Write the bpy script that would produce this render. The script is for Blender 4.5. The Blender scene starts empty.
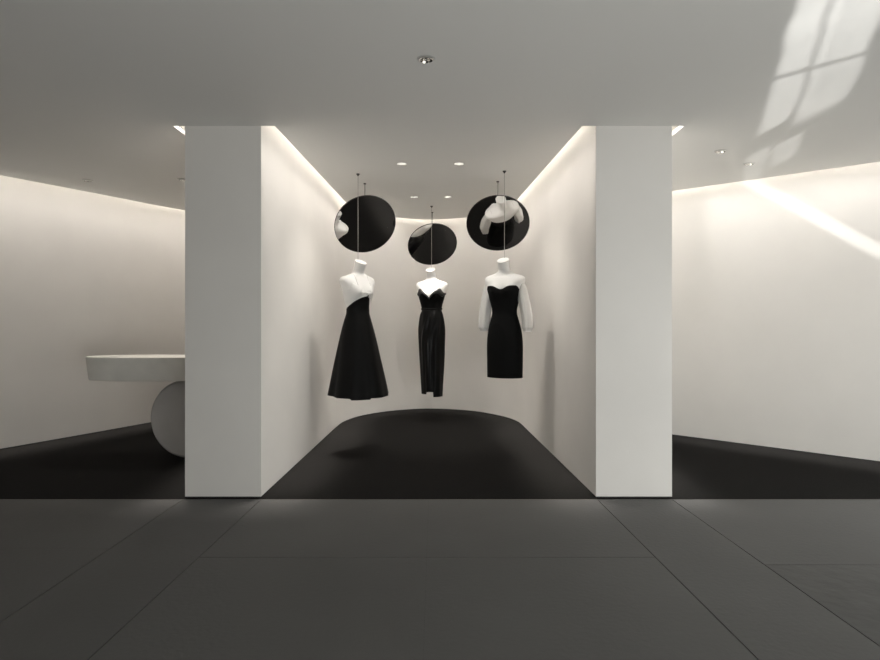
import bpy, bmesh, math, random
from mathutils import Vector, Matrix
random.seed(7)
PI = math.pi
S = bpy.context.scene
COL = S.collection

# ------------------------------------------------------------------ camera
cd = bpy.data.cameras.new('camera'); cam = bpy.data.objects.new('camera', cd); COL.objects.link(cam)
cam.location = (0, 0, 1.3); cam.rotation_euler = (PI/2, 0, 0)
cd.sensor_width = 36; cd.lens = 36*600/880; cd.shift_x = 5/880; cd.shift_y = -12/880; cd.clip_start = .05
S.camera = cam
# ------------------------------------------------------------------ view and world
S.view_settings.view_transform = 'Standard'; S.view_settings.look = 'None'
S.view_settings.gamma = 1; S.view_settings.use_curve_mapping = False
S.view_settings.exposure = 0.0
w = bpy.data.worlds.new('world'); S.world = w; w.use_nodes = True
w.node_tree.nodes['Background'].inputs[0].default_value = (.80, .82, .80, 1)
w.node_tree.nodes['Background'].inputs[1].default_value = .14

def area(name, loc, target, sx, sy, power, color):
    l = bpy.data.lights.new(name, 'AREA'); l.shape = 'RECTANGLE'; l.size = sx; l.size_y = sy
    l.energy = power; l.color = color
    o = bpy.data.objects.new(name, l); COL.objects.link(o); o.location = loc
    o.rotation_euler = (Vector(target)-Vector(loc)).to_track_quat('-Z', 'Y').to_euler()
    return o
area('right_side_fill', (5.4, 2.6, 1.5), (3.7, 3.6, 0), 2.0, 2.2, 66, (.98, 1, .985)).data.spread = math.radians(115)  # added fill light at the right wall, out of view; no window is built there
area('daylight_shopfront', (1.9, -1.3, .35), (2.1, 2.8, 2.8), 3.0, 1.0, 120, (.99, 1, .98))

# low sun thrown back up into the room by glass across the street, patterned by the shop window bars
def bounce_light():
    l = bpy.data.lights.new('reflected_sunlight', 'SPOT'); l.energy = 1500; l.spot_size = math.radians(75)
    l.spot_blend = .1; l.shadow_soft_size = .01; l.color = (1, .995, .97); l.use_nodes = True
    o = bpy.data.objects.new('reflected_sunlight', l); COL.objects.link(o)
    o.location = (2.77, -2.0, .4); o.rotation_euler = (PI/2, 0, 0)
    nt = l.node_tree; N = nt.nodes; L = nt.links
    def val(x, sock):
        if isinstance(x, (int, float)): sock.default_value = x
        else: L.new(x, sock)
    def m(op, a, b=0.0, c=None):
        n = N.new('ShaderNodeMath'); n.operation = op; val(a, n.inputs[0]); val(b, n.inputs[1])
        if c is not None: val(c, n.inputs[2])
        return n.outputs[0]
    def box(x, lo, hi, e=.004):
        def st(a, b, v):
            n = N.new('ShaderNodeMapRange'); n.interpolation_type = 'SMOOTHSTEP'; L.new(v, n.inputs[0])
            n.inputs[1].default_value = a; n.inputs[2].default_value = b; return n.outputs[0]
        return m('MULTIPLY', st(lo-e, lo+e, x), m('SUBTRACT', 1.0, st(hi-e, hi+e, x)))
    tc = N.new('ShaderNodeTexCoord'); sp = N.new('ShaderNodeSeparateXYZ'); L.new(tc.outputs['Normal'], sp.inputs[0])
    az = m('ABSOLUTE', sp.outputs[2])
    u = m('DIVIDE', sp.outputs[0], az); v = m('DIVIDE', sp.outputs[1], az)
    nz = N.new('ShaderNodeTexNoise'); L.new(tc.outputs['Normal'], nz.inputs['Vector']); nz.inputs['Scale'].default_value = 16
    wob = m('MULTIPLY', m('SUBTRACT', nz.outputs[0], .5), .012)
    ww = m('ADD', m('ADD', v, m('MULTIPLY', u, .7)), wob)
    upper1 = m('MULTIPLY', box(ww, .315, .335), box(u, -.6, -.048, .003))
    upper2 = m('MULTIPLY', box(ww, .341, .374), box(u, -.6, -.030, .012))
    bar = m('SUBTRACT', 1.0, m('MULTIPLY', box(m('SUBTRACT', u, m('MULTIPLY', m('SUBTRACT', ww, .325), .8)), -.143, -.135, .003), .7))
    mid2 = m('MULTIPLY', box(ww, .332, .352), box(u, -.004, .045, .004))
    low = m('MULTIPLY', box(ww, .311, .329), box(u, -.012, .7, .004))
    gap = m('MULTIPLY', m('MULTIPLY', box(ww, .333, .345, .003), box(u, -.6, -.06, .01)), .35)
    upper1 = m('ADD', upper1, gap)
    tot = m('ADD', m('MULTIPLY', m('ADD', upper1, m('MULTIPLY', upper2, .85)), bar), m('MAXIMUM', m('MULTIPLY', mid2, .8), m('MULTIPLY', low, .8)))
    tot = m('MULTIPLY', tot, m('ADD', .55, m('MULTIPLY', nz.outputs[0], .9)))
    L.new(tot, N['Emission'].inputs['Strength'])
bounce_light()

# ------------------------------------------------------------------ materials
def mat(name, col, rough=.6, metal=0.0, noise=None, bump=None, spec=.5, **kw):
    m = bpy.data.materials.new(name); m.use_nodes = True
    nt = m.node_tree; b = nt.nodes['Principled BSDF']
    b.inputs['Base Color'].default_value = (*col, 1); b.inputs['Roughness'].default_value = rough
    b.inputs['Metallic'].default_value = metal; b.inputs['Specular IOR Level'].default_value = spec
    tc = nt.nodes.new('ShaderNodeTexCoord')
    if noise:
        sc, amt = noise
        n = nt.nodes.new('ShaderNodeTexNoise'); n.inputs['Scale'].default_value = sc; n.inputs['Detail'].default_value = 8
        nt.links.new(tc.outputs['Object'], n.inputs['Vector'])
        r = nt.nodes.new('ShaderNodeMapRange'); r.inputs[1].default_value = .3; r.inputs[2].default_value = .7
        r.inputs[3].default_value = 1-amt; r.inputs[4].default_value = 1+amt
        nt.links.new(n.outputs[0], r.inputs[0])
        mx = nt.nodes.new('ShaderNodeVectorMath'); mx.operation = 'SCALE'; mx.inputs[0].default_value = col
        nt.links.new(r.outputs[0], mx.inputs['Scale']); nt.links.new(mx.outputs[0], b.inputs['Base Color'])
    if bump:
        sc, st = bump
        n = nt.nodes.new('ShaderNodeTexNoise'); n.inputs['Scale'].default_value = sc; n.inputs['Detail'].default_value = 6
        nt.links.new(tc.outputs['Object'], n.inputs['Vector'])
        bp = nt.nodes.new('ShaderNodeBump'); bp.inputs['Strength'].default_value = st; bp.inputs['Distance'].default_value = .01
        nt.links.new(n.outputs[0], bp.inputs['Height']); nt.links.new(bp.outputs[0], b.inputs['Normal'])
    for k, v in kw.items(): b.inputs[k].default_value = v
    return m
def emit(name, col, strength):
    m = bpy.data.materials.new(name); m.use_nodes = True; b = m.node_tree.nodes['Principled BSDF']
    b.inputs['Base Color'].default_value = (.8, .8, .8, 1)
    b.inputs['Emission Color'].default_value = (*col, 1); b.inputs['Emission Strength'].default_value = strength
    return m
M_wall = mat('warm_plaster', (.78, .757, .722), .85, noise=(1.3, .035), bump=(5, .12), spec=.2)
M_ceil = mat('ceiling_paint', (.87, .86, .83), .9, spec=.15)
M_black = mat('black_floor_finish', (.0125, .012, .0115), .75, noise=(45, .12), bump=(260, .06), spec=.02)
M_tile = mat('grey_stone_tile', (.106, .105, .103), .72, noise=(1.1, .07), bump=(38, .22), spec=.12)
M_tile_rough = mat('riven_grey_stone_tile', (.09, .089, .087), .72, noise=(3.0, .1), bump=(13, .7), spec=.15)
M_joint = mat('tile_joint', (.012, .012, .012), .9)
M_trim = mat('bronze_trim', (.11, .107, .10), .45, metal=.5)
M_plinth = mat('shadow_gap', (.035, .033, .031), .8)
M_cable = mat('steel_cable', (.42, .41, .39), .35, metal=.8)
M_dark = mat('dark_bronze', (.10, .095, .09), .4, metal=.7)
M_chrome = mat('chrome', (.85, .84, .82), .08, metal=1)
M_lampring = mat('white_lamp_trim', (.70, .69, .66), .5)
M_lens_off = mat('unlit_lens', (.03, .03, .03), .2)
M_lens_on = emit('lit_lens', (1, .95, .88), 14)
M_led = emit('led_strip', (1, .94, .87), 21.0)
M_mirror = mat('mirror_glass', (.90, .90, .90), .02, metal=1)
M_mback = mat('mirror_backing', (.03, .03, .03), .5)
M_body = mat('white_mannequin', (.82, .81, .79), .45, bump=(60, .02))
M_white = mat('white_fabric', (.80, .79, .77), .75, bump=(90, .12), spec=.3)
M_satin = mat('black_satin', (.0018, .0018, .0019), .5, bump=(120, .08), spec=.13)
M_satin2 = mat('glossy_black_satin', (.0022, .0022, .0022), .36, bump=(30, .12), spec=.15)
M_cuff = mat('satin_cuff', (.022, .0215, .021), .32, bump=(30, .12), spec=.5)
M_wool = mat('matte_black_cloth', (.003, .003, .003), .8, bump=(150, .1), spec=.15)
M_table = mat('grey_cast_stone', (.88, .86, .80), .6, noise=(6, .05), bump=(30, .05), spec=.3)
M_leg = mat('grey_stone_disc', (.60, .58, .56), .6, noise=(5, .06), spec=.3)
def sheer():
    m = mat('sheer_white_tulle', (.80, .79, .76), .8, bump=(120, .15), spec=.2)
    nt = m.node_tree; b = nt.nodes['Principled BSDF']; b.inputs['Alpha'].default_value = .72
    return m
M_sheer = sheer()

# ------------------------------------------------------------------ helpers
def link(name, me, m, parent=None, loc=None, rot=None, smooth=None):
    o = bpy.data.objects.new(name, me); COL.objects.link(o)
    for k in (m if isinstance(m, (list, tuple)) else [m]): me.materials.append(k)
    if parent: o.parent = parent
    if loc: o.location = loc
    if rot: o.rotation_euler = rot
    return o
def finish(bm, name, smooth_deg=35, recalc=True):
    if recalc: bmesh.ops.recalc_face_normals(bm, faces=bm.faces)
    if smooth_deg:
        lim = math.radians(smooth_deg)
        for f in bm.faces: f.smooth = True
        for e in bm.edges:
            if len(e.link_faces) == 2 and e.calc_face_angle(0) > lim: e.smooth = False
    me = bpy.data.meshes.new(name); bm.to_mesh(me); bm.free(); return me
def thing(name, label, cat, loc, rz=0, group=None):
    o = bpy.data.objects.new(name, None); COL.objects.link(o); o.empty_display_size = .1
    o.location = loc; o.rotation_euler = (0, 0, rz); o['label'] = label; o['category'] = cat
    if group: o['group'] = group
    return o
def tag(o, label, cat, group=None):
    o['label'] = label; o['category'] = cat
    if group: o['group'] = group
    return o
def struct(o): o['kind'] = 'structure'; return o
def add_box(bm, a, b, mi=0):
    v = [bm.verts.new((x, y, z)) for z in (a[2], b[2]) for x, y in ((a[0], a[1]), (b[0], a[1]), (b[0], b[1]), (a[0], b[1]))]
    for idx in ((3, 2, 1, 0), (4, 5, 6, 7), (0, 1, 5, 4), (1, 2, 6, 5), (2, 3, 7, 6), (3, 0, 4, 7)):
        bm.faces.new([v[i] for i in idx]).material_index = mi
    return v
def prism(bm, pts, z0, z1, mi=0):
    """extruded plan polygon (concave allowed)"""
    lo = [bm.verts.new((x, y, z0)) for x, y in pts]; hi = [bm.verts.new((x, y, z1)) for x, y in pts]
    n = len(pts)
    for i in range(n):
        bm.faces.new((lo[i], lo[(i+1) % n], hi[(i+1) % n], hi[i])).material_index = mi
    for ring in (lo, hi):
        es = [bm.edges.get((ring[i], ring[(i+1) % n])) for i in range(n)]
        r = bmesh.ops.triangle_fill(bm, edges=es, use_beauty=True)
def lathe(bm, prof, seg=32, cap0=True, cap1=True, M=None, mi=0):
    rings = []
    for r, z in prof:
        rings.append([bm.verts.new((r*math.cos(2*PI*k/seg), r*math.sin(2*PI*k/seg), z)) for k in range(seg)])
    for a, b in zip(rings, rings[1:]):
        for k in range(seg): bm.faces.new((a[k], a[(k+1) % seg], b[(k+1) % seg], b[k])).material_index = mi
    if cap0: bm.faces.new(rings[0][::-1]).material_index = mi
    if cap1: bm.faces.new(rings[-1]).material_index = mi
    if M is not None: bmesh.ops.transform(bm, matrix=M, verts=[v for r in rings for v in r])
def tube(bm, pts, rad, seg=8, flat=1.0):
    pts = [Vector(p) for p in pts]; rings = []
    for i, p in enumerate(pts):
        t = (pts[min(i+1, len(pts)-1)]-pts[max(i-1, 0)]).normalized()
        up = Vector((0, 0, 1)) if abs(t.z) < .95 else Vector((0, 1, 0))
        s = t.cross(up).normalized(); u = s.cross(t)
        r = rad[i] if isinstance(rad, (list, tuple)) else rad
        rings.append([bm.verts.new(p+s*math.cos(2*PI*k/seg)*r+u*math.sin(2*PI*k/seg)*r*flat) for k in range(seg)])
    for a, b in zip(rings, rings[1:]):
        for k in range(seg): bm.faces.new((a[k], a[(k+1) % seg], b[(k+1) % seg], b[k]))
    bm.faces.new(rings[0][::-1]); bm.faces.new(rings[-1])
def catmull(P, n=6):
    out = []
    for i in range(len(P)-1):
        p0 = Vector(P[max(i-1, 0)]); p1 = Vector(P[i]); p2 = Vector(P[i+1]); p3 = Vector(P[min(i+2, len(P)-1)])
        for k in range(n):
            t = k/n
            q = .5*((2*p1)+(-p0+p2)*t+(2*p0-5*p1+4*p2-p3)*t*t+(-p0+3*p1-3*p2+p3)*t**3)
            out.append((q.x, q.y))
    out.append(tuple(P[-1])); return out
def offset(P, d):
    """shift an open polyline to its left by d (right if negative)"""
    out = []
    for i in range(len(P)):
        a = Vector(P[max(i-1, 0)]); b = Vector(P[min(i+1, len(P)-1)]); t = (b-a).normalized()
        out.append((P[i][0]-t.y*d, P[i][1]+t.x*d))
    return out

# ------------------------------------------------------------------ room shell
CZ = 2.687; TOP = 2.95; BACK = 9.4; FR = -1.5; PY = 4.335
AL = [(-1.257, PY)] + catmull([(-1.172, 7.1), (-1.13, 7.52), (-.95, 7.975), (-.56, 8.38), (-.06, 8.55), (.5, 8.36), (.87, 7.92), (1.03, 7.5), (1.064, 7.0)], 8) + [(1.163, PY)]
LO = [(-1.806, PY)] + catmull([(-1.84, 7.4), (-1.93, 8.0), (-2.3, 8.52), (-2.7, 8.55), (-3.05, 8.22), (-3.27, 7.85), (-3.54, 7.38), (-3.86, 6.74), (-4.30, 5.9), (-4.85, 4.95)], 5) + [(-6.0, 2.95), (-6.0, FR)]
RO = [(1.712, PY)] + catmull([(1.745, 6.0), (1.79, 6.45), (2.0, 6.83), (2.3, 6.87), (2.63, 6.65), (3.3, 6.05)], 5) + [(4.01, 5.40), (5.5, 4.05), (5.5, FR)]
def wall(name, pts):
    bm = bmesh.new(); prism(bm, pts, .010, TOP); return struct(link(name, finish(bm, name, 30), M_wall))
kL = max(range(len(LO)), key=lambda i: LO[i][1]); kR = max(range(len(RO)), key=lambda i: RO[i][1]); kA = max(range(len(AL)), key=lambda i: AL[i][1])
wall('wall_inner_left', AL[:kA+1]+[(AL[kA][0], BACK), (LO[kL][0], BACK)]+LO[:kL+1][::-1])
wall('wall_inner_right', AL[kA:]+RO[:kR+1]+[(RO[kR][0], BACK), (AL[kA][0], BACK)])
wall('wall_left', LO[kL:]+[(-6.3, FR), (-6.3, BACK), (LO[kL][0], BACK)])
wall('wall_right', RO[kR:]+[(5.8, FR), (5.8, BACK), (RO[kR][0], BACK)])
# recessed dark bases under the walls
def plinth(name, pts):
    bm = bmesh.new(); prism(bm, pts, 0.0, .0099); struct(link(name, finish(bm, name, 30), M_plinth))
def inset_poly(pts, d):
    out = []; n = len(pts); A = sum(pts[i][0]*pts[(i+1) % n][1]-pts[(i+1) % n][0]*pts[i][1] for i in range(n)); sg = 1 if A > 0 else -1
    for i in range(n):
        p, q, r = Vector(pts[i-1]), Vector(pts[i]), Vector(pts[(i+1) % n])
        n1 = Vector((-(q-p).y, (q-p).x)).normalized()*sg; n2 = Vector((-(r-q).y, (r-q).x)).normalized()*sg
        m = (n1+n2); m = m/max(.3, m.dot(n1)) if m.length > 1e-6 else n1
        out.append((q.x+m.x*d, q.y+m.y*d))
    return out
plinth('baseboard_inner_left', inset_poly(AL[:kA+1]+[(AL[kA][0], BACK), (LO[kL][0], BACK)]+LO[:kL+1][::-1], .005))
plinth('baseboard_inner_right', inset_poly(AL[kA:]+RO[:kR+1]+[(RO[kR][0], BACK), (AL[kA][0], BACK)], .005))
plinth('baseboard_left', inset_poly(LO[kL:]+[(-6.3, FR), (-6.3, BACK), (LO[kL][0], BACK)], .005))
plinth('baseboard_right', inset_poly(RO[kR:]+[(5.8, FR), (5.8, BACK), (RO[kR][0], BACK)], .005))

# ceiling with its open light slots and round lamp cut-outs
G = .10
ALi = offset(AL, -G); LOi = offset(LO, G); ROi = offset(RO, -G)
LOi[0] = (-1.806-.087, PY); ROi[0] = (1.712+.087, PY); ALi[0] = (-1.257+G, PY); ALi[-1] = (1.163-G, PY)
LOi[-1] = (-5.9, FR); ROi[-1] = (5.4, FR); LOi[-2] = (-5.9, 2.97); ROi[-2] = (5.4, 4.0)
LAMPS = [(-.048, 3.21), (-.30, 5.40), (.216, 5.40), (-.24, 6.88), (.15, 6.88), (-3.49, 6.03), (-2.52, 5.99), (2.37, 4.98), (2.82, 5.385)]
LR = [.044, .048, .048, .048, .048, .046, .046, .046, .046]
ceil_pts = LOi[::-1] + ALi + ROi
bm = bmesh.new()
def loop(pts, z):
    v = [bm.verts.new((x, y, z)) for x, y in pts]; return v, [bm.edges.new((v[i], v[(i+1) % len(v)])) for i in range(len(v))]
ov, es = loop(ceil_pts, CZ)
for (x, y), r in zip(LAMPS, LR):
    v, e = loop([(x+(r-.003)*math.cos(2*PI*k/28), y+(r-.003)*math.sin(2*PI*k/28)) for k in range(28)], CZ); es += e
bmesh.ops.triangle_fill(bm, edges=es, use_beauty=True)
for f in bm.faces:
    f.normal_update()
    if f.normal.z > 0: f.normal_flip()
hi = [bm.verts.new((v.co.x, v.co.y, CZ+.03)) for v in ov]
for i in range(len(ov)): bm.faces.new((ov[i], ov[(i+1) % len(ov)], hi[(i+1) % len(ov)], hi[i]))
ceiling = struct(link('ceiling', finish(bm, 'ceiling', 30, recalc=False), M_ceil))
bm = bmesh.new(); add_box(bm, (-6.3, FR, TOP+.001), (5.8, BACK, TOP+.08)); add_box(bm, (-6.3, FR-.06, CZ+.031), (5.8, FR-.001, TOP+.08))
struct(link('ceiling_slab', finish(bm, 'ceiling_slab', 30), M_ceil))
# LED strips at the top of the slots
LEDW = {'a': 4.6, 'l': 3.7, 'r': 4.7}; SPREAD = 26; LO_ = LO
def led(P, label):
    a = offset(P, .035) if P is not AL and P is not RO else offset(P, -.035)
    b = offset(P, .065) if P is not AL and P is not RO else offset(P, -.065)
    bm = bmesh.new()
    va = [[bm.verts.new((x, y, z)) for x, y in q] for q, z in ((a, TOP-.012), (b, TOP-.012), (b, TOP-.001), (a, TOP-.001))]
    n = len(P)
    for i in range(n-1):
        for j in range(4):
            bm.faces.new((va[j][i], va[j][i+1], va[(j+1) % 4][i+1], va[(j+1) % 4][i]))
    o = link('led_strip', finish(bm, 'led_strip', 30), M_led)
    tag(o, label, 'cove light', None)
    c = [Vector((x, y)) for x, y in offset(P, .068 if P is LO_ else -.068)]
    acc = 0; start = c[0]
    for i in range(1, len(c)):
        seg = (c[i]-start).length; last = i == len(c)-1
        if seg < .42 and not last: continue
        m = max(1, round(seg/.75))
        for k in range(m):
            p, q = start.lerp(c[i], k/m), start.lerp(c[i], (k+1)/m); mid = (p+q)/2
            if mid.y < (4.6 if P is LO_ else 2.5): continue
            dv = q-p; l = bpy.data.lights.new('led_module', 'AREA'); l.shape = 'RECTANGLE'; l.size = dv.length; l.size_y = .03
            l.energy = LEDW['a' if P is AL else 'l' if P is LO_ else 'r']*dv.length*(.72 if P is AL and mid.y > 7.2 else .6 if P is RO and mid.x < 2.7 and mid.y > 6.3 else 1); l.color = (1, .965, .925) if P is RO else (1, .935, .87); l.spread = math.radians(SPREAD)
            a_ = bpy.data.objects.new('led_module', l); COL.objects.link(a_); a_.parent = o; a_.location = (mid.x, mid.y, TOP-.016)
            a_.rotation_euler = (0, 0, math.atan2(dv.y, dv.x))
        start = c[i]
led(AL, 'hidden warm LED strip glowing in the ceiling slot around the display alcove')
led(LO, 'hidden warm LED strip glowing in the ceiling slot of the left side room')
led(RO, 'hidden warm LED strip glowing in the ceiling slot of the right side room')

# floors
TH = 4.296
bm = bmesh.new(); add_box(bm, (-6.3, TH+.004, -.03), (5.8, BACK, 0)); struct(link('floor_alcove', finish(bm, 'floor_alcove', 30), M_black))
bm = bmesh.new(); add_box(bm, (-6.3, TH-.004, -.03), (5.8, TH+.0035, .0012)); struct(link('trim_1', finish(bm, 'trim_1', 30), M_trim))
def xl(y, a, b):   # joint line given x at y=4.29 and at y=2.29
    return a+(b-a)*(4.29-y)/2.0
J = [(-3.65, -3.75), (-1.805, -1.865), (-1.246, -1.321), (-.045, -.045), (1.164, 1.230), (1.698, 1.765), (3.5, 3.62)]
HJ = {0: [3.377, 2.407, 1.2], 1: [3.377, 2.407, 1.2], 2: [.8], 3: [3.26, 1.5], 4: [3.26, 1.5], 5: [.9], 6: [3.16, 1.3], 7: [3.16, 1.3]}
bm = bmesh.new(); add_box(bm, (-6.3, FR, -.03), (5.8, TH-.005, -.004), 1)
cols = [(-6.3, -6.3)]+J+[(5.8, 5.8)]; g = .0022
for c in range(len(cols)-1):
    ys = [TH-.005]+HJ[c]+[FR]
    for r in range(len(ys)-1):
        y1, y0 = ys[r]-(g if r else 0), ys[r+1]+(g if r < len(ys)-2 else 0)
        gg = g*.12 if c in (3, 4) else g
        lx = lambda y, k, s: xl(y, *cols[k])+s
        gl = .0003 if c == 4 else g*1.3; gr = .0003 if c == 3 else g*1.3
        q = [(lx(y0, c, gl), y0), (lx(y0, c+1, -gr), y0), (lx(y1, c+1, -gr), y1), (lx(y1, c, gl), y1)]
        mi = 2 if (c == 6 and r == 1) or (c == 7 and r == 0) else 0
        bv = [bm.verts.new((x, y, -.004)) for x, y in q]; tv = [bm.verts.new((x, y, 0)) for x, y in q]
        bm.faces.new(tv).material_index = mi
        for i in range(4): bm.faces.new((bv[i], bv[(i+1) % 4], tv[(i+1) % 4], tv[i])).material_index = mi
struct(link('floor', finish(bm, 'floor', 0, recalc=False), [M_tile, M_joint, M_tile_rough]))

# ------------------------------------------------------------------ recessed ceiling lamps
def facets(bm, prof, seg, z):
    lathe(bm, prof, seg, False, False, Matrix.Translation((0, 0, z)))
def downlight(i, x, y, r, lit, label, group):
    t = thing('downlight', label, 'ceiling light', (x, y, CZ), 0, group)
    bm = bmesh.new(); lathe(bm, [(r-.004, .002), (r-.004, -.0015), (r, -.0022), (r+.005, -.0012), (r+.006, -.0002)], 32, False, False)
    link('lamp_trim', finish(bm, 'lamp_trim', 40, False), M_lampring, t)
    bm = bmesh.new(); lathe(bm, [(r-.004, 0), (r*.8, .02), (r*.62, .040), (r*.5, .052)] if lit else [(r-.006, .004), (r-.006, -.008), (r-.010, -.010), (r*.72, .012), (r*.60, .036), (r*.5, .052)], 14, False, False)
    link('reflector', finish(bm, 'reflector', 0, False), M_chrome if not lit else M_lampring, t)
    bm = bmesh.new(); lathe(bm, [(r*.5, .052), (r*.3, .048), (r*.1, .046)], 20, False, True)
    link('lamp_lens', finish(bm, 'lamp_lens', 40), M_lens_on if lit else M_lens_off, t)
    return t
DL = [('single chrome downlight in the front ceiling, nearest the camera and unlit', None, 0),
      ('lit downlight in the alcove ceiling, left of the front pair', 'alcove downlights', 1),
      ('lit downlight in the alcove ceiling, right of the front pair', 'alcove downlights', 1),
      ('small lit downlight in the alcove ceiling, left of the rear pair above the middle mirror', 'alcove downlights', 1),
      ('small lit downlight in the alcove ceiling, right of the rear pair above the middle mirror', 'alcove downlights', 1),
      ('unlit downlight in the left room ceiling, farther left, near the curved wall', 'left room downlights', 0),
      ('unlit downlight in the left room ceiling, cut off by the left pier', 'left room downlights', 0),
      ('unlit chrome downlight in the right room ceiling, nearer the right pier', 'right room downlights', 0),
      ('unlit chrome downlight in the right room ceiling, beside the sunlit patch', 'right room downlights', 0)]
lamps = [downlight(i, x, y, LR[i], DL[i][2], DL[i][0], DL[i][1]) for i, (x, y) in enumerate(LAMPS)]
def spot(k, target, power, size, blend=.5, soft=.03, col=(1, .95, .88)):
    x, y = LAMPS[k]; l = bpy.data.lights.new('lamp_beam', 'SPOT'); l.energy = power; l.spot_size = math.radians(size)
    l.spot_blend = blend; l.shadow_soft_size = soft; l.color = col
    o = bpy.data.objects.new('lamp_beam', l); COL.objects.link(o); o.parent = lamps[k]; o.location = (0, 0, -.012)
    o.rotation_euler = (Vector(target)-Vector((x, y, CZ-.012))).to_track_quat('-Z', 'Y').to_euler()
spot(1, (-.84, 5.8, 0), 45, 108, 1.0, .012)
spot(2, (.78, 5.75, 0), 40, 108, 1.0, .012)
spot(3, (-.16, 7.1, 0), 75, 72, .8)
spot(4, (.06, 7.1, 0), 75, 72, .8)
spot(6, (-2.75, 5.66, .9), 48, 62, .8)

# ------------------------------------------------------------------ body form shared by bodies and dresses
KEYS = [(.0, .0545, .059, -.044), (-.03, .0525, .057, -.034), (-.065, .0515, .056, -.018), (-.092, .0540, .056, -.002), (-.112, .068, .060, .006),
        (-.126, .100, .065, .010), (-.139, .145, .071, .014), (-.152, .176, .076, .016), (-.168, .188, .083, .014), (-.195, .188, .092, .011), (-.24, .171, .100, .006),
        (-.30, .155, .104, .002), (-.36, .139, .097, 0), (-.42, .122, .087, 0), (-.485, .113, .082, .002), (-.56, .130, .094, .006),
        (-.64, .152, .108, .010), (-.72, .165, .113, .012), (-.80, .160, .108, .010), (-.86, .150, .10, .008)]
def lerpkeys(K, z):
    if z >= K[0][0]: return K[0][1:]
    for i in range(len(K)-1):
        if z >= K[i+1][0]:
            t = (K[i][0]-z)/(K[i][0]-K[i+1][0])
            def h(j):
                p = [K[max(i-1, 0)][j], K[i][j], K[i+1][j], K[min(i+2, len(K)-1)][j]]
                zz = [K[max(i-1, 0)][0], K[i][0], K[i+1][0], K[min(i+2, len(K)-1)][0]]
                dz = zz[1]-zz[2]
                m1 = (p[2]-p[0])/max(1e-6, zz[0]-zz[2])*dz; m2 = (p[3]-p[1])/max(1e-6, zz[1]-zz[3])*dz
                return (2*t**3-3*t*t+1)*p[1]+(t**3-2*t*t+t)*m1+(-2*t**3+3*t*t)*p[2]+(t**3-t*t)*m2
            return tuple(h(j) for j in range(1, len(K[0])))
    return K[-1][1:]
ZS = 1.0
def body(z, th, off=0.0, K=KEYS, wide=1.0):
    z0, z = z, z/ZS
    a, b, yc = lerpkeys(K, z)
    a = a*wide+off; b = b+off
    s, c = math.sin(th), math.cos(th)
    n = 2.0 + .5*math.exp(-((z+.2)/.08)**2)
    x = a*math.copysign(abs(s)**(2/n), s); y = yc-b*math.copysign(abs(c)**(2/n), c)
    if c > 0:
        for q in (-1, 1):
            y -= .043*c*math.exp(-((x-q*.074)/.050)**2-((z+.295)/(.045 if z < -.295 else .07))**2)
    zz = z + (.50*(y+.044)*math.exp(z/.03) if z > -.12 else 0)
    return Vector((x, y, zz*ZS))
def grid_surface(name, fn, nu, nv, m, parent, closed=True, thick=.003, th0=-PI, th1=PI):
    bm = bmesh.new(); V = []
    cnt = nu if closed else nu+1
    for j in range(nv+1):
        V.append([bm.verts.new(fn(th0+(th1-th0)*i/nu, j/nv)) for i in range(cnt)])
    for j in range(nv):
        for i in range(nu):
            i2 = (i+1) % cnt
            bm.faces.new((V[j][i], V[j+1][i], V[j+1][i2], V[j][i2]))
    o = link(name, finish(bm, name, 80, False), m, parent)
    if thick:
        s = o.modifiers.new('cloth thickness', 'SOLIDIFY'); s.thickness = thick; s.offset = -1 if True else 0
    return o
def smooth(a, b, x):
    t = min(1, max(0, (x-a)/(b-a))); return t*t*(3-2*t)

def mannequin(label, x, y, zn, yaw, wide=1.0):
    t = thing('mannequin', label, 'mannequin', (x, y, zn), 0, 'suspended white torsos')
    bm = bmesh.new(); V = []; nu, nv = 56, 80
    R = Matrix.Rotation(yaw, 4, 'Z')
    for j in range(nv+1):
        z = -.86*(j/nv)
        V.append([bm.verts.new(R @ body(z, -PI+2*PI*i/nu, -.022*smooth(-.40, -.56, z), wide=wide)) for i in range(nu)])
    for j in range(nv):
        for i in range(nu): bm.faces.new((V[j][i], V[j+1][i], V[j+1][(i+1) % nu], V[j][(i+1) % nu]))
    c = bm.verts.new(R @ Vector((0, -.044, .002)))
    for i in range(nu): bm.faces.new((V[0][(i+1) % nu], c, V[0][i]))
    bm.faces.new(V[-1])
    link('torso', finish(bm, 'torso', 50), M_body, t)
    h = CZ-zn
    bm = bmesh.new(); lathe(bm, [(.0022, .004), (.0022, h-.012)], 8)
    link('suspension_cable', finish(bm, 'suspension_cable'), M_cable, t)
    bm = bmesh.new(); lathe(bm, [(.003, h-.024), (.007, h-.018), (.017, h-.006), (.017, h-.0005)], 20)
    link('ceiling_fixing', finish(bm, 'ceiling_fixing'), M_dark, t)
    bm = bmesh.new(); lathe(bm, [(.012, -.002), (.012, .012), (.005, .022), (.003, .026)], 16)
    link('neck_fixing', finish(bm, 'neck_fixing'), M_body, t)
    return t
def rot_fn(fn, yaw):
    R = Matrix.Rotation(yaw, 4, 'Z'); return lambda th, v: R @ fn(th, v)

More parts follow.
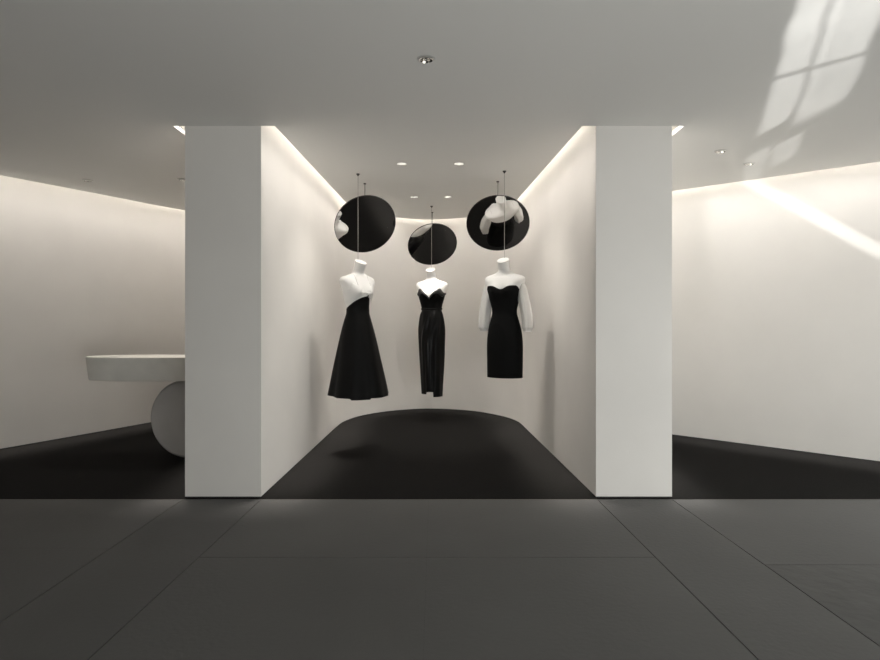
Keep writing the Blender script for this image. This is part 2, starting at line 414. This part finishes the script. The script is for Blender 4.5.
# ---- left: white draped bodice and black flared skirt
LX, LY, LZ = -.740, 5.77, 1.838; LYAW = math.radians(43)
mannequin('white headless torso on the left cable, turned right, wearing the white and black flared dress', LX, LY, LZ, LYAW)
d = thing('dress', 'knee-length dress with draped white bodice and wide flared black skirt on the left torso', 'dress', (LX, LY, LZ), 0, 'dresses on suspended torsos')
def skirt_top(th):
    t0 = .20
    if th > t0: return -.322-.135*smooth(0, .75, th-t0)-.004*smooth(0, .1, th-t0)
    th = max(th, -2.32)
    return -.322-.135*(math.sin(t0+.75)-math.sin(th+.75))/(math.sin(t0+.75)+1)
KS = [(-.30, .157, .106, .002), (-.36, .141, .100, 0), (-.42, .126, .092, 0), (-.485, .120, .090, .002), (-.56, .139, .112, .004), (-.66, .165, .142, .005), (-.8, .197, .178, .006),
      (-1.0, .240, .222, .008), (-1.2, .280, .262, .008), (-1.33, .306, .285, .008)]
def f_skirt(th, v):
    zt = skirt_top(th); zb = -1.275-.012*(abs(th+.55) < .33)-.006*math.cos(th)
    z = zt+(zb-zt)*v
    if z > -.45: p = body(z, th, .007)
    else: p = None
    a, b, yc = lerpkeys(KS, z)
    k = smooth(-.52, -1.3, z) if z < -.52 else 0
    fold = 1+k*(.045*math.sin(5*th+.6)+.025*math.sin(9*th+1.4)) + (.03*k if abs(th+.55) < .33 else 0)
    q = Vector((a*math.sin(th)*fold+.014*k, yc-b*math.cos(th)*fold-.010*k, z))
    if p is not None:
        t = smooth(-.45, -.38, z); q = q*(1-t)+p*t
        q.z = z
    return q
grid_surface('skirt', rot_fn(f_skirt, LYAW), 128, 60, M_satin, d, thick=.004)
def f_bod(th, v):
    at = abs(th)
    zt = -.275+.065*math.exp(-((at-.62)/.28)**2)-.02*smooth(1.2, 2.2, at)
    zb = skirt_top(th)-.012
    z = zt+(zb-zt)*v
    wr = .0045*math.sin(60*(z+.35)+at*9)*math.exp(-((th-.2)/.8)**2)*math.sin(PI*min(1, v*1.1))
    return body(z, th, .0035+max(-.002, wr)+.003*math.sin(PI*v))
grid_surface('bodice', rot_fn(f_bod, LYAW), 128, 30, M_white, d, thick=.0015)
R = Matrix.Rotation(LYAW, 4, 'Z')
def front_at(xx, z, back=False, off=.004):
    a, b, yc = lerpkeys(KEYS, z); best = None
    for k in range(0, 90):
        th = k/89*PI/2*(1 if xx > 0 else -1)
        if back: th = math.copysign(PI, xx)-th
        p = body(z, th, off)
        if best is None or abs(p.x-xx) < abs(best.x-xx): best = p
    return best
for s in (-1, 1):
    pts = [front_at(s*.072, z) for z in (-.225, -.20, -.175, -.15, -.135, -.12, -.108)]
    pts += [front_at(s*.072, z, True) for z in (-.108, -.12, -.14, -.17, -.20, -.24, -.28, -.30)]
    bm = bmesh.new(); tube(bm, [R @ p for p in pts], .0055, 8, .5)
    link('shoulder_strap', finish(bm, 'shoulder_strap'), M_white, d)
# gathered knot between the cups
bm = bmesh.new()
bmesh.ops.create_uvsphere(bm, u_segments=32, v_segments=18, radius=1)
kp = body(-.308, .2, .006)
for v in bm.verts:
    x, y, z = v.co; wv = 1+.12*math.sin(9*x+6*z)
    v.co = R @ Vector((kp.x+x*.020*wv, kp.y+y*.010, kp.z+z*.020*wv*(1-.35*(1-abs(x)))))
link('knot', finish(bm, 'knot', 80), M_white, d)
for s, (zz, ln) in ((-1, (-.30, .05)), (1, (-.305, .05)), (1, (-.335, .04)), (-1, (-.325, .035))):
    pts = []; rr = []
    for k in range(8):
        t = k/7; th = .2+s*(.06+t*.5); p = body(zz-.022*t*(1 if ln < .045 else -.2), th, .0075); pts.append(R @ p); rr.append(.0065*(1-t*.75))
    bm = bmesh.new(); tube(bm, pts, rr, 8); link('gathered_pleat', finish(bm, 'gathered_pleat'), M_white, d)

# ---- middle: strapless black satin gown
ZS = 1.07
MX, MY, MZ = -.042, 7.43, 1.900; MYAW = math.radians(-16); MW = 1.05
mannequin('white headless torso on the middle cable, farthest back, wearing the strapless black gown', MX, MY, MZ, MYAW, MW)
d = thing('dress', 'floor-length strapless black satin gown with folded sweetheart neckline and front slit on the middle torso', 'dress', (MX, MY, MZ), 0, 'dresses on suspended torsos')
def sweet(th, peak, dip, side, pw=.5, wid=.38):
    at = abs(th)
    return side+(peak-side)*math.exp(-((at-pw)/wid)**2)-(peak-dip)*max(0, 1-at/pw)**2.5
def f_gb(th, v):
    zt = sweet(th, -.243, -.302, -.296, .62, .36); zb = -.50; z = zt+(zb-zt)*v
    return body(z, th, .006, wide=MW)
grid_surface('bodice', rot_fn(f_gb, MYAW), 112, 30, M_wool, d, thick=.003)
def f_gf(th, v):
    zt = sweet(th, -.243, -.302, -.296, .62, .36); h = .022+.048*math.exp(-((abs(th)-.80)/.55)**2)
    z = zt+.004-h*v
    puff = .008+.010*math.sin(PI*min(1, v*.95+.05))+.0015*math.sin(25*v+4*abs(th))
    return body(z, th, puff, wide=MW)
grid_surface('neckline_fold', rot_fn(f_gf, MYAW), 112, 14, M_cuff, d, thick=.002)
KG = [(-.47, .122, .091, .002), (-.50, .124, .095, .002), (-.56, .145, .108, .006), (-.66, .162, .122, .010), (-.76, .170, .128, .012), (-.95, .163, .128, .012), (-1.2, .150, .125, .012), (-1.6, .128, .118, .012)]
def f_gs(th, v):
    zt = -.485
    xf = .128*math.sin(th)
    slit = (math.cos(th) > 0) and (-.036 < xf < .046)
    zb = -1.566 if xf > .005 else -1.535
    if slit: zb = -1.493
    z = zt+(zb-zt)*v; a, b, yc = lerpkeys(KG, z)
    k = smooth(-.5, -.6, z) if z < -.5 else 0
    dr = 0
    if math.cos(th) > 0:
        for c0, c1, w_, am in ((.45, -.15, .16, .016), (-.05, -.55, .15, .013), (.9, .5, .15, .012), (.18, .12, .10, .008)):
            cc = c0+(c1-c0)*smooth(-.5, -.95, z)
            dr += am*math.exp(-((th-cc)/w_)**2)*k*(1-.55*smooth(-.8, -1.5, z))
        if th > .18 and z < -.9: dr += .006*smooth(-.9, -1.1, z)
    dr += .004*math.sin(7*th+3*z)*k
    return Vector(((a+dr)*math.sin(th), yc-(b+dr)*math.cos(th), z))
grid_surface('skirt', rot_fn(f_gs, MYAW), 144, 90, M_satin2, d, thick=.004)
bm = bmesh.new()
lathe(bm, [(.1, -.012), (.103, 0), (.1, .012)], 72, False, False)
for v in bm.verts:
    z = v.co.z; th = math.atan2(v.co.x, -v.co.y); p = body(-.49+z, th, .012+(.002 if abs(z) < .001 else 0), wide=MW)
    v.co = Matrix.Rotation(MYAW, 4, 'Z') @ Vector((p.x, p.y, -.49+z))
o = link('waist_band', finish(bm, 'waist_band', 60), M_wool, d)
sm = o.modifiers.new('cloth thickness', 'SOLIDIFY'); sm.thickness = .003

# ---- right: black sheath with sheer yoke and long sleeves
ZS = 1.0
RX, RY, RZ = .655, 5.66, 1.842; RYAW = math.radians(-24)
mannequin('white headless torso on the right cable, turned left, wearing the black sheath with sheer sleeves', RX, RY, RZ, RYAW)
d = thing('dress', 'fitted knee-length black sheath dress with sheer white yoke and long sleeves on the right torso', 'dress', (RX, RY, RZ), 0, 'dresses on suspended torsos')
KR = [(-.20, .186, .092, .012), (-.24, .173, .102, .006), (-.30, .158, .107, .002), (-.36, .140, .100, 0), (-.42, .122, .090, 0), (-.485, .114, .087, .002), (-.56, .136, .102, .006), (-.66, .160, .118, .010),
      (-.78, .172, .124, .012), (-.95, .172, .124, .012), (-1.12, .170, .122, .012)]
def soft(th):
    at = abs(th)
    return -.240-.034*math.exp(-(th/.26)**2)-.055*smooth(.75, 1.5, at)
def f_rs(th, v):
    zt = soft(th); zb = -1.102; z = zt+(zb-zt)*v
    if z > -.46: return body(z, th, .007)
    a, b, yc = lerpkeys(KR, z); p = body(-.46, th, .007)
    q = Vector((a*math.sin(th), yc-b*math.cos(th), z)); t = smooth(-.54, -.46, z)
    if t > 0:
        pb = body(z, th, .007); q = q*(1-t)+pb*t
    k = smooth(-.5, -.62, z)*(1-smooth(-.8, -1.0, z))
    if math.cos(th) > 0:
        arc = abs(math.hypot(th+.35, (z+.72)*5)-.62)
        q.y -= .003*k*math.exp(-(arc/.06)**2)
    return q
grid_surface('sheath', rot_fn(f_rs, RYAW), 128, 90, M_wool, d, thick=.004)
def f_ry(th, v):
    zt = -.100; zb = soft(th)-.01; z = zt+(zb-zt)*v
    return body(z, th, .0045)
grid_surface('yoke', rot_fn(f_ry, RYAW), 96, 24, M_white, d, thick=.001)
R = Matrix.Rotation(RYAW, 4, 'Z')
for s in (-1, 1):
    bm = bmesh.new(); V = []; nu, nv = 40, 60
    for j in range(nv+1):
        v = j/nv; z = -.152-.518*v
        cx = s*(.150+(.052 if s < 0 else .072)*smooth(0, .9, v)+.004*math.sin(PI*v)); cy = .012-.008*v
        ra = .024+.023*smooth(0, .25, v)+.006*math.sin(PI*v); rb = .040+.024*smooth(0, .5, v)
        if v > .93: g_ = smooth(.93, .965, v); ra *= 1-.22*g_; rb *= 1-.22*g_
        row = []
        for i in range(nu):
            th = 2*PI*i/nu; f = 1+.07*math.sin(5*th+1.2+s+2*v)*smooth(.1, .5, v)+.035*math.sin(11*th)*smooth(.5, .9, v)
            row.append(bm.verts.new(R @ Vector((cx+ra*f*math.cos(th), cy+rb*f*math.sin(th), z+.022*math.cos(th)*-s*(1-smooth(0, .2, v))))))
        V.append(row)
    for j in range(nv):
        for i in range(nu): bm.faces.new((V[j][i], V[j+1][i], V[j+1][(i+1) % nu], V[j][(i+1) % nu]))
    bmesh.ops.holes_fill(bm, edges=[e for e in bm.edges if e.is_boundary and (e.verts[0] in V[0])])
    sl = link('sleeve', finish(bm, 'sleeve', 70), M_sheer, d)
    sl['label'] = 'sheer white sleeve'
    # rolled cuff edge
    bm = bmesh.new(); pts = []
    for i in range(0, nu+1):
        th = 2*PI*i/nu; ra = (.047)*.78; rb = .064*.78
        pts.append(R @ Vector((s*(.150+(.052 if s < 0 else .072))+ra*math.cos(th)*1.03, .0+rb*math.sin(th)*1.03, -.668)))
    tube(bm, pts, .0035, 6); c_ = link('cuff', finish(bm, 'cuff'), M_white, sl)

# ------------------------------------------------------------------ hanging mirrors
def mirror(label, x, y, z, r, el, az):
    t = thing('round_mirror', label, 'mirror', (x, y, z), 0, 'round mirrors hung from the alcove ceiling')
    e, a = math.radians(el), math.radians(az)
    n = Vector((math.cos(e)*math.sin(a), -math.cos(e)*math.cos(a), -math.sin(e)))
    q = n.to_track_quat('Z', 'Y').to_matrix().to_4x4()
    bm = bmesh.new(); lathe(bm, [(r-.003, -.001), (r-.003, .0)], 96, True, True, q)
    link('mirror_glass', finish(bm, 'mirror_glass', 30), M_mirror, t)
    bm = bmesh.new(); lathe(bm, [(r-.0031, -.0015), (r-.0031, .0015), (r, .0015), (r, -.012), (0.02, -.012)], 96, False, True, q)
    link('mirror_frame', finish(bm, 'mirror_frame', 30), M_mback, t)
    b = -n*.013
    bm = bmesh.new(); lathe(bm, [(.03, -.030), (.03, -.0125)], 24, True, True, q)
    link('swivel_bracket', finish(bm, 'swivel_bracket', 30), M_dark, t)
    c = -n*.03; h = CZ-z
    bm = bmesh.new(); tube(bm, [c, c+Vector((0, 0, .03)), Vector((c.x, c.y, h-.004))], .006, 12)
    link('hanging_rod', finish(bm, 'hanging_rod', 60), M_cable, t)
    bm = bmesh.new(); lathe(bm, [(.009, -.012), (.014, -.009), (.014, -.0005)], 20, True, True, Matrix.Translation((c.x, c.y, h)))
    link('ceiling_fixing', finish(bm, 'ceiling_fixing', 30), M_dark, t)
mirror('round mirror behind the left torso, white shoulder reflected at its left edge', -.712, 6.154, 2.256, .321, 34.2, 23.5)
mirror('smallest-looking round mirror tilted down on a rod behind the middle torso', -.032, 7.842, 2.256, .324, 41.3, 10.6)
mirror('round mirror tilted down on a rod behind the right torso, reflecting its neck and shoulders', .635, 6.061, 2.25, .318, 39.1, -4.9)

# ------------------------------------------------------------------ counter table on a stone disc
t = thing('counter_table', 'pale grey stone counter with rounded end on a disc base behind the left pier', 'table', (-2.5, 5.66, 0))
bm = bmesh.new(); rings = []
x0, x1 = -3.27, -1.93; cx = (x0+x1)/2; hx = (x1-x0)/2; hy = .235; y0 = 5.66
for ins, z in ((.030, .724), (.026, .728), (.0, .936), (.003, .941)):
    ring = []
    for k in range(96):
        a = 2*PI*k/96; c, s = math.cos(a), math.sin(a); n = 2.5
        ring.append(bm.verts.new((cx+(hx-ins)*math.copysign(abs(c)**(2/n), c)+2.5, (hy-ins)*math.copysign(abs(s)**(2/n), s), z)))
    rings.append(ring)
for a, b in zip(rings, rings[1:]):
    for k in range(96): bm.faces.new((a[k], a[(k+1) % 96], b[(k+1) % 96], b[k]))
bm.faces.new(rings[0][::-1]); bm.faces.new(rings[-1])
link('tabletop', finish(bm, 'tabletop', 30), M_table, t)
bm = bmesh.new(); R0 = .362
lathe(bm, [(R0-.02, -.15), (R0, -.13), (R0, .13), (R0-.02, .15)], 96, True, True, Matrix.Translation((.205, .06, R0)) @ Matrix.Rotation(math.radians(-8), 4, 'Z') @ Matrix.Rotation(PI/2, 4, 'X'))
link('disc_base', finish(bm, 'disc_base', 30), M_leg, t)
